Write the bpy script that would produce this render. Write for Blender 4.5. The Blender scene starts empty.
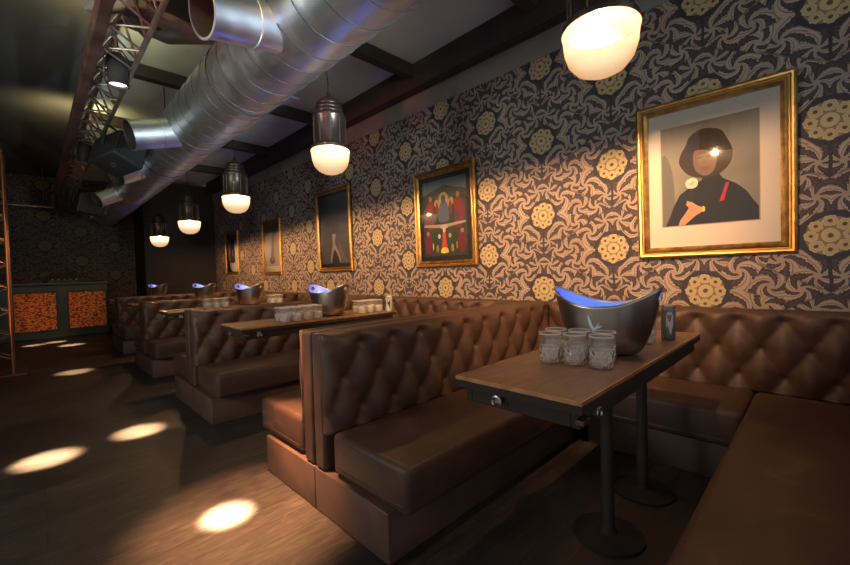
import bpy, bmesh, math, random
from mathutils import Vector, Matrix
random.seed(7)
PI = math.pi
R = math.radians
sc = bpy.context.scene
COL = sc.collection

# ------------------------------------------------------------------ helpers
class MB:
    """collects geometry for one mesh object"""
    def __init__(s):
        s.bm = bmesh.new()
    def box(s, x0, x1, y0, y1, z0, z1, mi=0):
        v = [s.bm.verts.new((x, y, z)) for z in (z0, z1) for y in (y0, y1) for x in (x0, x1)]
        for f in ((0, 2, 3, 1), (4, 5, 7, 6), (0, 1, 5, 4), (2, 6, 7, 3), (0, 4, 6, 2), (1, 3, 7, 5)):
            s.bm.faces.new([v[i] for i in f]).material_index = mi
        return s
    def tube(s, pts, r, n=10, cap=True, mi=0):
        pts = [Vector(p) for p in pts]
        rs = r if isinstance(r, (list, tuple)) else [r] * len(pts)
        rings = []
        up = None
        for i, p in enumerate(pts):
            a = pts[max(0, i - 1)]; b = pts[min(len(pts) - 1, i + 1)]
            t = (b - a).normalized()
            if up is None:
                up = Vector((0, 0, 1)) if abs(t.z) < .9 else Vector((1, 0, 0))
            x = t.cross(up).normalized(); y = x.cross(t).normalized(); up = y
            rings.append([s.bm.verts.new(p + (x * math.cos(2 * PI * k / n) + y * math.sin(2 * PI * k / n)) * rs[i]) for k in range(n)])
        for a, b in zip(rings, rings[1:]):
            for k in range(n):
                s.bm.faces.new((a[k], a[(k + 1) % n], b[(k + 1) % n], b[k])).material_index = mi
        if cap:
            s.bm.faces.new(rings[0][::-1]).material_index = mi
            s.bm.faces.new(rings[-1]).material_index = mi
        return s
    def lathe(s, prof, n=32, c=(0, 0, 0), closed=False, mi=0, wob=None):
        rings = []
        for r, z in prof:
            if r < 1e-5:
                rings.append([s.bm.verts.new((c[0], c[1], c[2] + z))])
            else:
                rings.append([s.bm.verts.new((c[0] + r * (wob(k, n, z) if wob else 1) * math.cos(2 * PI * k / n),
                                              c[1] + r * (wob(k, n, z) if wob else 1) * math.sin(2 * PI * k / n), c[2] + z)) for k in range(n)])
        prs = list(zip(rings, rings[1:]))
        if closed:
            prs.append((rings[-1], rings[0]))
        for a, b in prs:
            for k in range(n):
                k2 = (k + 1) % n
                if len(a) == 1 and len(b) == 1: continue
                if len(a) == 1: f = (a[0], b[k2], b[k])
                elif len(b) == 1: f = (a[k], a[k2], b[0])
                else: f = (a[k], a[k2], b[k2], b[k])
                s.bm.faces.new(f).material_index = mi
        return s
    def poly(s, pts, mi=0):
        s.bm.faces.new([s.bm.verts.new(p) for p in pts]).material_index = mi
        return s
    def prism(s, pts, y0, y1, mi=0):
        """outline pts (x, z), extruded along y"""
        a = [s.bm.verts.new((x, y0, z)) for x, z in pts]; b = [s.bm.verts.new((x, y1, z)) for x, z in pts]
        s.bm.faces.new(a).material_index = mi; s.bm.faces.new(b[::-1]).material_index = mi
        n = len(pts)
        for i in range(n):
            s.bm.faces.new((a[i], b[i], b[(i + 1) % n], a[(i + 1) % n])).material_index = mi
        return s
    def xf(s, m):
        bmesh.ops.transform(s.bm, matrix=m, verts=s.bm.verts); return s
    def build(s, name, mats, parent=None, smooth=False, bevel=0, seg=2, recalc=True, angle=40):
        if recalc: bmesh.ops.recalc_face_normals(s.bm, faces=s.bm.faces)
        me = bpy.data.meshes.new(name); s.bm.to_mesh(me); s.bm.free()
        if not isinstance(mats, (list, tuple)): mats = [mats]
        for m in mats: me.materials.append(m)
        o = bpy.data.objects.new(name, me); COL.objects.link(o)
        if parent: o.parent = parent
        if smooth:
            me.polygons.foreach_set('use_smooth', [True] * len(me.polygons))
            if angle < 180:
                try: me.set_sharp_from_angle(angle=R(angle))
                except Exception: pass
        if bevel:
            b = o.modifiers.new('bevel', 'BEVEL'); b.width = bevel; b.segments = seg; b.limit_method = 'ANGLE'; b.angle_limit = R(35)
            me.polygons.foreach_set('use_smooth', [True] * len(me.polygons))
            try: b.harden_normals = False
            except Exception: pass
            if seg <= 2:
                b.harden_normals = True
        return o

def tag(o, label, cat, group=None, kind=None):
    o['label'] = label; o['category'] = cat
    if group: o['group'] = group
    if kind: o['kind'] = kind
    return o
def thing(name, label, cat, loc=(0, 0, 0), rz=0, group=None):
    o = bpy.data.objects.new(name, None); COL.objects.link(o)
    o.empty_display_size = .05
    o.location = loc; o.rotation_euler = (0, 0, rz)
    return tag(o, label, cat, group)
def struct(o):
    o['kind'] = 'structure'; return o
def dup(root, loc, rz=None, label=None, group=None):
    r = root.copy(); COL.objects.link(r); r.location = loc
    if rz is not None: r.rotation_euler = (0, 0, rz)
    if label: r['label'] = label
    if group: r['group'] = group
    for ch in list(root.children):
        c = ch.copy(); COL.objects.link(c); c.parent = r
        for g in list(ch.children):
            d = g.copy(); COL.objects.link(d); d.parent = c
    return r

# ------------------------------------------------------------------ node DSL
class X:
    """tiny expression wrapper that writes Math nodes"""
    nt = None
    def __init__(s, v): s.v = v
    @staticmethod
    def op(o, *a, clamp=False):
        n = X.nt.nodes.new('ShaderNodeMath'); n.operation = o; n.use_clamp = clamp
        for i, q in enumerate(a):
            if isinstance(q, X): X.nt.links.new(q.v, n.inputs[i])
            else: n.inputs[i].default_value = q
        return X(n.outputs[0])
    def __add__(s, o): return X.op('ADD', s, o)
    __radd__ = __add__
    def __sub__(s, o): return X.op('SUBTRACT', s, o)
    def __rsub__(s, o): return X.op('SUBTRACT', o, s)
    def __mul__(s, o): return X.op('MULTIPLY', s, o)
    __rmul__ = __mul__
    def __truediv__(s, o): return X.op('DIVIDE', s, o)
def xabs(a): return X.op('ABSOLUTE', a)
def xlt(a, b): return X.op('LESS_THAN', a, b)
def xsin(a): return X.op('SINE', a)
def xcos(a): return X.op('COSINE', a)
def xsqrt(a): return X.op('SQRT', a)
def xmod(a, b):   # centred modulo
    return a - X.op('ROUND', a / b) * b
def xmix(f, a, b): return a + f * (b - a) if isinstance(b, X) or isinstance(a, X) else f * (b - a) + a
def xstep(a, e0, e1):   # smooth ramp 0..1 between e0 and e1
    n = X.nt.nodes.new('ShaderNodeMapRange'); n.interpolation_type = 'SMOOTHSTEP'
    X.nt.links.new(a.v, n.inputs[0]); n.inputs[1].default_value = e0; n.inputs[2].default_value = e1
    n.inputs[3].default_value = 0; n.inputs[4].default_value = 1
    return X(n.outputs[0])
def cmix(nt, f, a, b, mode='MIX'):
    n = nt.nodes.new('ShaderNodeMix'); n.data_type = 'RGBA'; n.blend_type = mode
    for sck, q in ((n.inputs[0], f), (n.inputs[6], a), (n.inputs[7], b)):
        if isinstance(q, X): nt.links.new(q.v, sck)
        elif isinstance(q, bpy.types.NodeSocket): nt.links.new(q, sck)
        elif isinstance(q, (int, float)): sck.default_value = q
        else: sck.default_value = (*q, 1)
    return n.outputs[2]
def newmat(name):
    m = bpy.data.materials.new(name); m.use_nodes = True
    nt = m.node_tree; b = nt.nodes['Principled BSDF']
    return m, nt, b
def noise(nt, scale, detail=3, vec=None, dist=0, rough=.5):
    n = nt.nodes.new('ShaderNodeTexNoise'); n.inputs['Scale'].default_value = scale; n.inputs['Detail'].default_value = detail
    n.inputs['Distortion'].default_value = dist; n.inputs['Roughness'].default_value = rough
    if vec is not None: nt.links.new(vec, n.inputs['Vector'])
    return n
def objco(nt, sc3=None):
    t = nt.nodes.new('ShaderNodeTexCoord')
    if sc3 is None: return t.outputs['Object']
    m = nt.nodes.new('ShaderNodeMapping'); m.inputs['Scale'].default_value = sc3
    nt.links.new(t.outputs['Object'], m.inputs[0]); return m.outputs[0]
def ramp(nt, fac, stops):
    r = nt.nodes.new('ShaderNodeValToRGB'); nt.links.new(fac, r.inputs[0])
    e = r.color_ramp.elements
    while len(e) < len(stops): e.new(.5)
    for q, (p, c) in zip(e, stops): q.position = p; q.color = (*c, 1)
    return r.outputs[0]
def bump(nt, b, h, strength, dist=.01):
    n = nt.nodes.new('ShaderNodeBump'); n.inputs['Strength'].default_value = strength; n.inputs['Distance'].default_value = dist
    nt.links.new(h, n.inputs['Height']); nt.links.new(n.outputs[0], b.inputs['Normal'])
def mat(name, col, rough=.5, metal=0, ns=0, namt=.25, sc3=None, bmp=0, spec=None, trans=0, ior=None, emis=None, estr=0):
    m, nt, b = newmat(name)
    b.inputs['Base Color'].default_value = (*col, 1); b.inputs['Roughness'].default_value = rough; b.inputs['Metallic'].default_value = metal
    if spec is not None: b.inputs['Specular IOR Level'].default_value = spec
    if trans: b.inputs['Transmission Weight'].default_value = trans
    if ior: b.inputs['IOR'].default_value = ior
    if emis: b.inputs['Emission Color'].default_value = (*emis, 1); b.inputs['Emission Strength'].default_value = estr
    if ns:
        n = noise(nt, ns, 4, objco(nt, sc3))
        lo = [c * (1 - namt) for c in col]; hi = [min(1, c * (1 + namt)) for c in col]
        nt.links.new(ramp(nt, n.outputs[0], ((.3, lo), (.7, hi))), b.inputs['Base Color'])
        if bmp: bump(nt, b, n.outputs[0], bmp)
    return m

# ------------------------------------------------------------------ materials
M = {}
def wallpaper(name, axis, off, spec=.3, dim=1.0):
    m, nt, b = newmat(name); X.nt = nt
    t = nt.nodes.new('ShaderNodeTexCoord'); sp = nt.nodes.new('ShaderNodeSeparateXYZ')
    # slight hand-drawn wobble
    wn = noise(nt, 9, 1, t.outputs['Object'])
    vm = nt.nodes.new('ShaderNodeVectorMath'); vm.operation = 'SUBTRACT'; nt.links.new(wn.outputs[1], vm.inputs[0]); vm.inputs[1].default_value = (.5, .5, .5)
    vs = nt.nodes.new('ShaderNodeVectorMath'); vs.operation = 'SCALE'; nt.links.new(vm.outputs[0], vs.inputs[0]); vs.inputs['Scale'].default_value = .02
    va = nt.nodes.new('ShaderNodeVectorMath'); va.operation = 'ADD'; nt.links.new(t.outputs['Object'], va.inputs[0]); nt.links.new(vs.outputs[0], va.inputs[1])
    nt.links.new(va.outputs[0], sp.inputs[0])
    x = X(sp.outputs[axis]) - off; z = X(sp.outputs[2]) - 1.2878
    S, T = .5732, .6295
    x1 = xmod(x, 2 * S); z1 = xmod(z, T)
    ax = xabs(x1)
    ins = xlt(ax * (1 / S) + xabs(z1) * (2 / T), 1.0)
    sz = X.op('SIGN', z1)
    x2 = ax - S
    z2 = z1 - sz * (T / 2)
    px = xabs(xmix(ins, x2, x1)); pz = xmix(ins, z2, z1)
    r = xsqrt(px * px + pz * pz)
    # scroll centres: (x, z, arms, twist, spin)
    cs = [(.175, .125, 4, 5.4, 1), (.20, -.125, 5, 4.4, -1), (.325, .035, 4, 5.6, -1),
          (.46, .015, 5, 4.6, 1), (.05, -.225, 6, 3.0, 1), (.055, .215, 6, 3.6, -1), (.30, -.09, 4, 4.0, 1)]
    bd = None
    for i, (cx, cz, m_, k_, sgn) in enumerate(cs):
        dx = px - cx; dz = pz - cz
        d = xsqrt(dx * dx + dz * dz)
        if bd is None: bd, bx, bz, bid, bm_, bk = d, dx, dz, X(None), None, None
        if i == 0:
            bm_ = X.op('ADD', 0.0, m_ * sgn); bk = X.op('ADD', 0.0, float(k_)); bid = X.op('ADD', 0.0, 0.0)
        else:
            w = xlt(d, bd)
            bx = xmix(w, bx, dx); bz = xmix(w, bz, dz); bd = X.op('MINIMUM', d, bd)
            bm_ = xmix(w, bm_, float(m_ * sgn)); bk = xmix(w, bk, float(k_)); bid = xmix(w, bid, float(i % 3))
    th = X.op('ARCTAN2', bz, bx)
    lr = X.op('LOGARITHM', bd + .012, math.e)
    ph = th * bm_ + lr * bk
    arms = xsin(ph + xsin(lr * 6.0 + th) * .3) + xsin(lr * 30.0 - ph * .5) * .20
    vein = xsin(ph * 3.0 + lr * 3.0)
    edge = xabs(px * (1 / S) + xabs(pz + .0) * (2 / T) - 1.0)
    leaf = xstep(arms + bd * 2.0 - xstep(edge, .22, .0) * .55 - xstep(r, .20, .12) * .35, -.22, -.02)
    eye = xlt(bd, .018)
    leaf = X.op('MAXIMUM', leaf, eye)
    veinm = xstep(vein, .55, .9) * leaf
    # stem under the rosette
    stem = xlt(px, .007 + 0 * r) if False else xlt(px, .008)
    stem = stem * xlt(pz, -.11)
    # ogee outline
    edge = xabs(px * (1 / S) + xabs(pz + .0) * (2 / T) - 1.0)
    og = xstep(edge, .035, .015)
    nb = noise(nt, 1.7, 2, t.outputs['Object'])
    tan1 = cmix(nt, xstep(bid, .5, 1.5), (.42, .32, .245), (.33, .265, .225))
    tan2 = cmix(nt, X(nb.outputs[0]), tan1, (.26, .195, .165))
    dark = (.030, .028, .040)
    mid = (.07, .045, .048)
    ground = cmix(nt, xstep(arms, -.95, -.6), mid, dark)
    c = cmix(nt, leaf, ground, tan2)
    c = cmix(nt, veinm * .75, c, (.10, .065, .06))
    c = cmix(nt, og * .55, c, (.04, .034, .045))
    c = cmix(nt, stem, c, dark)
    # rosette
    rth = X.op('ARCTAN2', pz, px)
    pt = xmod(rth, 2 * PI / 8) ; 
    qx = r * xcos(pt) - .080; qy = r * xsin(pt)
    qd = xsqrt(qx * qx + qy * qy)
    octr = r * xcos(pt)
    ring = xstep(octr, .137, .129)
    c = cmix(nt, ring, c, dark)
    ruff = .0305 + xsin(X.op('ARCTAN2', qy, qx) * 7.0) * .0022
    petal = xstep(qd - ruff, .002, -.001)
    cream = (.40, .32, .18)
    c = cmix(nt, xstep(r, .108, .102), c, (.20, .13, .08))
    c = cmix(nt, petal, c, cream)
    c = cmix(nt, xstep(qd, .013, .008), c, (.10, .05, .03))
    c = cmix(nt, xstep(xabs(qd - .020), .003, .001) * .45, c, (.25, .16, .08))
    c = cmix(nt, xstep(r, .042, .039), c, cream)
    c = cmix(nt, xstep(r, .016, .011), c, (.10, .05, .03))
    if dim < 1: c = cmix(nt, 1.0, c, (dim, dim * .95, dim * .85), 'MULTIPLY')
    nt.links.new(c, b.inputs['Base Color'])
    b.inputs['Roughness'].default_value = .55; b.inputs['Specular IOR Level'].default_value = spec
    return m
M['paper'] = wallpaper('damask_wallpaper', 1, 3.4179)
M['paper_back'] = wallpaper('damask_wallpaper_shaded', 0, .2, dim=.32)  # same paper multiplied down: the back wall's dimness is in the colour

def leather():
    m, nt, b = newmat('brown_leather')
    co = objco(nt)
    n = noise(nt, 5.5, 6, co, .8, .62); n2 = noise(nt, 160, 2, co)
    c = ramp(nt, n.outputs[0], ((.3, (.048, .027, .020)), (.60, (.080, .043, .030)), (.8, (.155, .088, .062))))
    nt.links.new(c, b.inputs['Base Color'])
    X.nt = nt
    nt.links.new((X(n.outputs[0]) * .25 + .36).v, b.inputs['Roughness']); b.inputs['Specular IOR Level'].default_value = .35
    bump(nt, b, n2.outputs[0], .25, .002)
    return m
M['leather'] = leather()
M['leather_dark'] = mat('dark_piping_leather', (.045, .018, .013), .4, ns=6)
M['bench_base'] = mat('brown_base_board', (.10, .055, .04), .5, ns=5, namt=.3)
M['stud'] = mat('button_leather', (.16, .085, .055), .3, .1)
M['stud_steel'] = mat('button_steel', (.75, .68, .6), .2, 1)

def wood_floor():
    m, nt, b = newmat('worn_plank_floor')
    co = objco(nt, (1, 1, 1))
    br = nt.nodes.new('ShaderNodeTexBrick'); nt.links.new(co, br.inputs[0])
    br.inputs['Scale'].default_value = 1; br.inputs['Brick Width'].default_value = 1.5; br.inputs['Row Height'].default_value = .14
    br.inputs['Mortar Size'].default_value = .0025; br.offset = .37
    br.inputs['Color1'].default_value = (.8, .8, .8, 1); br.inputs['Color2'].default_value = (1.1, 1.1, 1.1, 1); br.inputs['Mortar'].default_value = (.35, .3, .28, 1)
    g = noise(nt, 4, 7, objco(nt, (1.1, 5.5, 1)), 1.6, .7)
    w = noise(nt, 1.3, 5, co, .3, .6)
    c = ramp(nt, g.outputs[0], ((.32, (.018, .0155, .015)), (.5, (.036, .030, .027)), (.7, (.072, .057, .048))))
    c = cmix(nt, 1.0, c, br.outputs[0], 'MULTIPLY')
    c2 = ramp(nt, w.outputs[0], ((.35, (.55, .53, .52)), (.65, (1.35, 1.3, 1.25))))
    c = cmix(nt, 1.0, c, c2, 'MULTIPLY')
    nt.links.new(c, b.inputs['Base Color']); X.nt = nt
    nt.links.new((X(w.outputs[0]) * .35 + .36).v, b.inputs['Roughness'])
    bump(nt, b, g.outputs[0], .25, .004)
    return m
M['floor'] = wood_floor()
def table_wood():
    m, nt, b = newmat('brown_tabletop_wood')
    g = noise(nt, 6, 5, objco(nt, (1.0, 7, 1)), .5, .6); w = noise(nt, 4, 4, objco(nt), .5)
    c = ramp(nt, g.outputs[0], ((.3, (.12, .065, .04)), (.7, (.21, .12, .075))))
    nt.links.new(c, b.inputs['Base Color']); X.nt = nt
    nt.links.new((X(w.outputs[0]) * .4 + .18).v, b.inputs['Roughness'])
    return m
M['table'] = table_wood()
M['table_edge'] = mat('copper_edge_strip', (.55, .27, .12), .35, .6, ns=20)
M['dark_wood'] = mat('dark_under_frame', (.03, .02, .016), .6, ns=8, spec=.25)
M['black_metal'] = mat('black_metal', (.025, .023, .022), .6, 0, ns=12, spec=.2)
M['chrome_dim'] = mat('worn_bronze_rods', (.16, .11, .08), .35, .9)
M['chrome'] = mat('chrome', (.5, .46, .42), .3, 1)
M['ceiling'] = mat('grey_ceiling_paint', (.60, .68, .60), .9, ns=1.2, namt=.18)
M['ceiling_dark'] = mat('shade_dark_ceiling', (.06, .058, .055), .9, ns=1.2, namt=.2)  # dark tone stands in for shade on the left ceiling
M['beam'] = mat('dark_brown_beam', (.04, .032, .028), .7, ns=4)
M['cornice'] = mat('dull_grey_cornice', (.22, .20, .19), .8, ns=3)
M['panel_pale'] = mat('pale_ceiling_tile', (.55, .55, .6), .7, ns=3, namt=.1)
M['wall_dark'] = mat('near_black_wall', (.02, .018, .018), .8, ns=2)
def brushed(name, col, rough, sc3, amt=.25, bs=.12):
    m, nt, b = newmat(name)
    n = noise(nt, 14, 3, objco(nt, sc3)); X.nt = nt
    nt.links.new((X(n.outputs[0]) * amt + rough).v, b.inputs['Roughness'])
    b.inputs['Base Color'].default_value = (*col, 1); b.inputs['Metallic'].default_value = 1
    bump(nt, b, n.outputs[0], bs, .003)
    return m
M['duct'] = brushed('galvanised_duct', (.54, .57, .60), .30, (1, .6, 1), .22, .08)
M['seam'] = mat('dark_duct_seam', (.06, .055, .05), .5, .5)
M['duct_in'] = mat('duct_inside', (.03, .03, .03), .7)
M['steel'] = brushed('brushed_steel', (.50, .46, .42), .24, (6, 6, .4), .12, .02)
M['steel_in'] = mat('blue_glow_steel_inside', (.35, .48, .8), .4, .4)  # steel tinted blue, so part of the LED glow is in the colour
M['truss'] = mat('dull_steel_truss', (.30, .22, .18), .4, .8, ns=8)
M['rust'] = mat('rusty_brown_steel', (.10, .05, .04), .55, .3, ns=5, namt=.5)
M['copper_pipe'] = mat('copper_painted_pipe', (.45, .18, .07), .3, .8)
def gold():
    m, nt, b = newmat('antique_gold_leaf')
    n = noise(nt, 22, 4, objco(nt)); X.nt = nt
    nt.links.new(ramp(nt, n.outputs[0], ((.3, (.24, .12, .035)), (.7, (.52, .30, .09)))), b.inputs['Base Color'])
    b.inputs['Metallic'].default_value = .85
    nt.links.new((X(n.outputs[0]) * .3 + .2).v, b.inputs['Roughness'])
    return m
M['gold'] = gold()
M['gold_dark'] = mat('darker_gold', (.25, .12, .035), .4, .8, ns=18)
M['mat_board'] = mat('cream_mat_board', (.68, .60, .53), .85, ns=2, namt=.04)
M['mat_line'] = mat('mat_bevel', (.30, .22, .18), .8)
M['mat_dark'] = mat('dark_mat_board', (.02, .02, .022), .7)
def pane_mat():
    m = bpy.data.materials.new('picture_glass'); m.use_nodes = True; nt = m.node_tree; nt.nodes.clear()
    o = nt.nodes.new('ShaderNodeOutputMaterial'); mx = nt.nodes.new('ShaderNodeMixShader'); f = nt.nodes.new('ShaderNodeFresnel'); f.inputs[0].default_value = 1.65
    t = nt.nodes.new('ShaderNodeBsdfTransparent'); g = nt.nodes.new('ShaderNodeBsdfGlossy'); g.inputs['Roughness'].default_value = .03
    nt.links.new(f.outputs[0], mx.inputs[0]); nt.links.new(t.outputs[0], mx.inputs[1]); nt.links.new(g.outputs[0], mx.inputs[2]); nt.links.new(mx.outputs[0], o.inputs[0])
    return m
M['pane'] = pane_mat()
def glass_mat():
    m = bpy.data.materials.new('cut_glass'); m.use_nodes = True; nt = m.node_tree; nt.nodes.clear(); X.nt = nt
    N = nt.nodes.new; L = nt.links.new
    tc = N('ShaderNodeTexCoord'); sx = N('ShaderNodeSeparateXYZ'); L(tc.outputs['Object'], sx.inputs[0]); z = X(sx.outputs[2])
    low = xstep(z, .068, .058); rim = xstep(z, .104, .109)
    vo = N('ShaderNodeTexVoronoi'); vo.inputs['Scale'].default_value = 75; L(tc.outputs['Object'], vo.inputs['Vector'])
    bp = N('ShaderNodeBump'); bp.inputs['Strength'].default_value = 1; bp.inputs['Distance'].default_value = .012; L((X(vo.outputs[0]) * low).v, bp.inputs['Height'])
    tr = N('ShaderNodeBsdfTransparent'); tr.inputs[0].default_value = (.99, .985, .98, 1)
    gl = N('ShaderNodeBsdfGlossy'); gl.inputs['Roughness'].default_value = .12; L(bp.outputs[0], gl.inputs['Normal'])
    df = N('ShaderNodeBsdfDiffuse'); df.inputs[0].default_value = (.95, .93, .9, 1); L(bp.outputs[0], df.inputs['Normal'])
    tl = N('ShaderNodeBsdfTranslucent'); tl.inputs[0].default_value = (.95, .93, .9, 1); L(bp.outputs[0], tl.inputs['Normal'])
    fr = N('ShaderNodeFresnel'); fr.inputs[0].default_value = 1.5; L(bp.outputs[0], fr.inputs['Normal'])
    def mx(f, a_, b_):
        n = N('ShaderNodeMixShader'); L(f.v, n.inputs[0]) if isinstance(f, X) else setattr(n.inputs[0], 'default_value', f)
        L(a_.outputs[0], n.inputs[1]); L(b_.outputs[0], n.inputs[2]); return n
    s1 = mx(.5, df, tl)
    s2 = mx(low * .38 + rim * .40 + .05, tr, s1)  # white mixed in low down and at the rim stands in for sparkle
    geo = N('ShaderNodeNewGeometry'); s3 = mx(X(fr.outputs[0]) * (low * 1.4 + 1.0) * (1.0 - X(geo.outputs['Backfacing'])), s2, gl)
    o = N('ShaderNodeOutputMaterial'); L(s3.outputs[0], o.inputs[0])
    return m
M['glass'] = glass_mat()
def bowl_mat():
    m = bpy.data.materials.new('glowing_lamp_glass'); m.use_nodes = True; nt = m.node_tree; nt.nodes.clear()
    o = nt.nodes.new('ShaderNodeOutputMaterial'); mx = nt.nodes.new('ShaderNodeMixShader'); mx.inputs[0].default_value = .55
    t = nt.nodes.new('ShaderNodeBsdfTransparent'); t.inputs[0].default_value = (1, .9, .75, 1)
    e = nt.nodes.new('ShaderNodeEmission')
    lw = nt.nodes.new('ShaderNodeLayerWeight'); lw.inputs[0].default_value = .35
    nt.links.new(cmix(nt, X(lw.outputs[1]), (1, .80, .52), (1, .40, .12)), e.inputs[0]); tc = nt.nodes.new('ShaderNodeTexCoord'); sx = nt.nodes.new('ShaderNodeSeparateXYZ'); nt.links.new(tc.outputs['Object'], sx.inputs[0]); X.nt = nt
    nt.links.new((xstep(X(sx.outputs[2]), -.13, -.01) * 2.4 + 1.0).v, e.inputs[1])
    nt.links.new(t.outputs[0], mx.inputs[1]); nt.links.new(e.outputs[0], mx.inputs[2]); nt.links.new(mx.outputs[0], o.inputs[0])
    return m
M['bowl'] = bowl_mat()
def bulb_mat():
    m = bpy.data.materials.new('lamp_bulb'); m.use_nodes = True; nt = m.node_tree; nt.nodes.clear()
    o = nt.nodes.new('ShaderNodeOutputMaterial'); a = nt.nodes.new('ShaderNodeAddShader')
    t = nt.nodes.new('ShaderNodeBsdfTransparent'); e = nt.nodes.new('ShaderNodeEmission'); e.inputs[0].default_value = (1, .72, .4, 1); e.inputs[1].default_value = 14
    nt.links.new(t.outputs[0], a.inputs[0]); nt.links.new(e.outputs[0], a.inputs[1]); nt.links.new(a.outputs[0], o.inputs[0])
    return m
M['bulb'] = bulb_mat()
M['housing'] = mat('dark_bronze_housing', (.05, .035, .028), .3, .6, ns=8)
M['lens'] = mat('spotlight_lens', (1, 1, 1), .4, emis=(1, .88, .72), estr=4)
M['led'] = mat('blue_led', (.2, .4, 1), .4, emis=(.08, .28, 1), estr=3)
def copper_panel():
    m, nt, b = newmat('hammered_copper_panel')
    v = nt.nodes.new('ShaderNodeTexVoronoi'); v.inputs['Scale'].default_value = 26; nt.links.new(objco(nt, (1, 1, 1.8)), v.inputs['Vector'])
    n = noise(nt, 18, 3, objco(nt)); X.nt = nt
    nt.links.new(ramp(nt, (X(v.outputs[0]) * .7 + X(n.outputs[0]) * .5).v, ((.3, (.75, .30, .10)), (.6, (.5, .14, .04)), (.8, (.12, .03, .012)))), b.inputs['Base Color'])
    b.inputs['Metallic'].default_value = .5; b.inputs['Roughness'].default_value = .4
    bump(nt, b, v.outputs[0], .8, .02)
    return m
M['copper_panel'] = copper_panel()
M['green'] = mat('dark_green_paint', (.004, .022, .015), .45, ns=4)
M['black'] = mat('matt_black', (.012, .012, .013), .6)
M['grille'] = mat('speaker_cabinet_brown_black', (.20, .165, .145), .6, ns=6)
def flat(name, c): return mat(name, c, .8)

# ------------------------------------------------------------------ the room
XW = 3.12
def plane(name, pts, m):
    return struct(MB().poly(pts).build(name, m, recalc=False))
fl = MB().box(-2.2, XW + .2, -1.6, 11.6, -.1, 0).build('floor', M['floor']); struct(fl)
w = MB().box(XW, XW + .2, -1.6, 10.25, 0, 3.4).build('wall_right', M['paper']); struct(w)
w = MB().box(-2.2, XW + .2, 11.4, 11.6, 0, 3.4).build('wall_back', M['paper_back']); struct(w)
w = MB().box(1.72, XW, 10.25, 11.4, 0, 3.3).build('wall_recess', M['wall_dark']); struct(w)
w = MB().box(-2.2, XW + .2, -1.6, 11.6, 3.38, 3.5)
w = w.build('ceiling', M['ceiling']); struct(w)
# left part of the ceiling, its shade put into a dark colour
w = MB().box(-2.2, .62, -1.6, 11.4, 3.35, 3.38).build('trim_1', M['ceiling_dark']); struct(w)
w = MB().box(XW - .012, XW, -1.6, 10.25, 2.93, 3.38).build('trim_2', M['cornice'], bevel=.004); struct(w)
# beam running along the wall just under the ceiling
b_ = MB().box(XW - .15, XW - .02, -1.6, 10.25, 3.12, 3.38).build('ceiling_beam', M['beam'], bevel=.008)
tag(b_, 'long dark brown beam running along the top of the patterned wall', 'beam')
for i, (y, l) in enumerate(((1.62, 'dark crossbeam over the nearest lamp, joining the wall beam'),
                            (3.1, 'dark crossbeam seen between the duct and the wall beam, above the second lamp'),
                            (4.95, 'dark crossbeam next to the pale ceiling tile'),
                            (6.75, 'dark crossbeam above the third lamp from the camera'),
                            (8.6, 'farthest dark crossbeam, over the far end of the row of lamps'))):
    o = MB().box(.62, XW - .15, y, y + .11, 3.25, 3.38).build('ceiling_beam', M['beam'], bevel=.008)
    tag(o, l, 'beam', 'crossbeams under the ceiling')
for loc, rz, l in (((2.02, 4.6, 3.25), .2, 'pale square tile hanging loose beside the duct above the second lamp'),
               ((1.62, 7.1, 3.2), .1, 'pale bluish tile beside the duct above the third lamp'),
               ((1.5, 9.2, 3.16), .15, 'small pale tile beside the far end of the duct')):
    o = MB().box(-.3, .3, -.22, .22, -.012, .012).build('ceiling_tile', M['panel_pale'], bevel=.004)
    o.location = loc; o.rotation_euler = (.05, -.12, rz); tag(o, l, 'ceiling tile', 'loose pale tiles by the duct')
    # hanger wires
    h = MB()
    for sx in (-.27, .27): h.tube([(sx, 0, .012), (sx, 0, 3.38 - loc[2] + .02)], .003, 6)
    h.build('hanger_wire', M['black_metal'], o)

w = MB().box(-2.2, -2.0, 4.2, 11.4, 0, 3.35).build('wall_left_blocker', M['wall_dark']); struct(w)  # unseen wall, added to block ambient light from the far end
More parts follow.
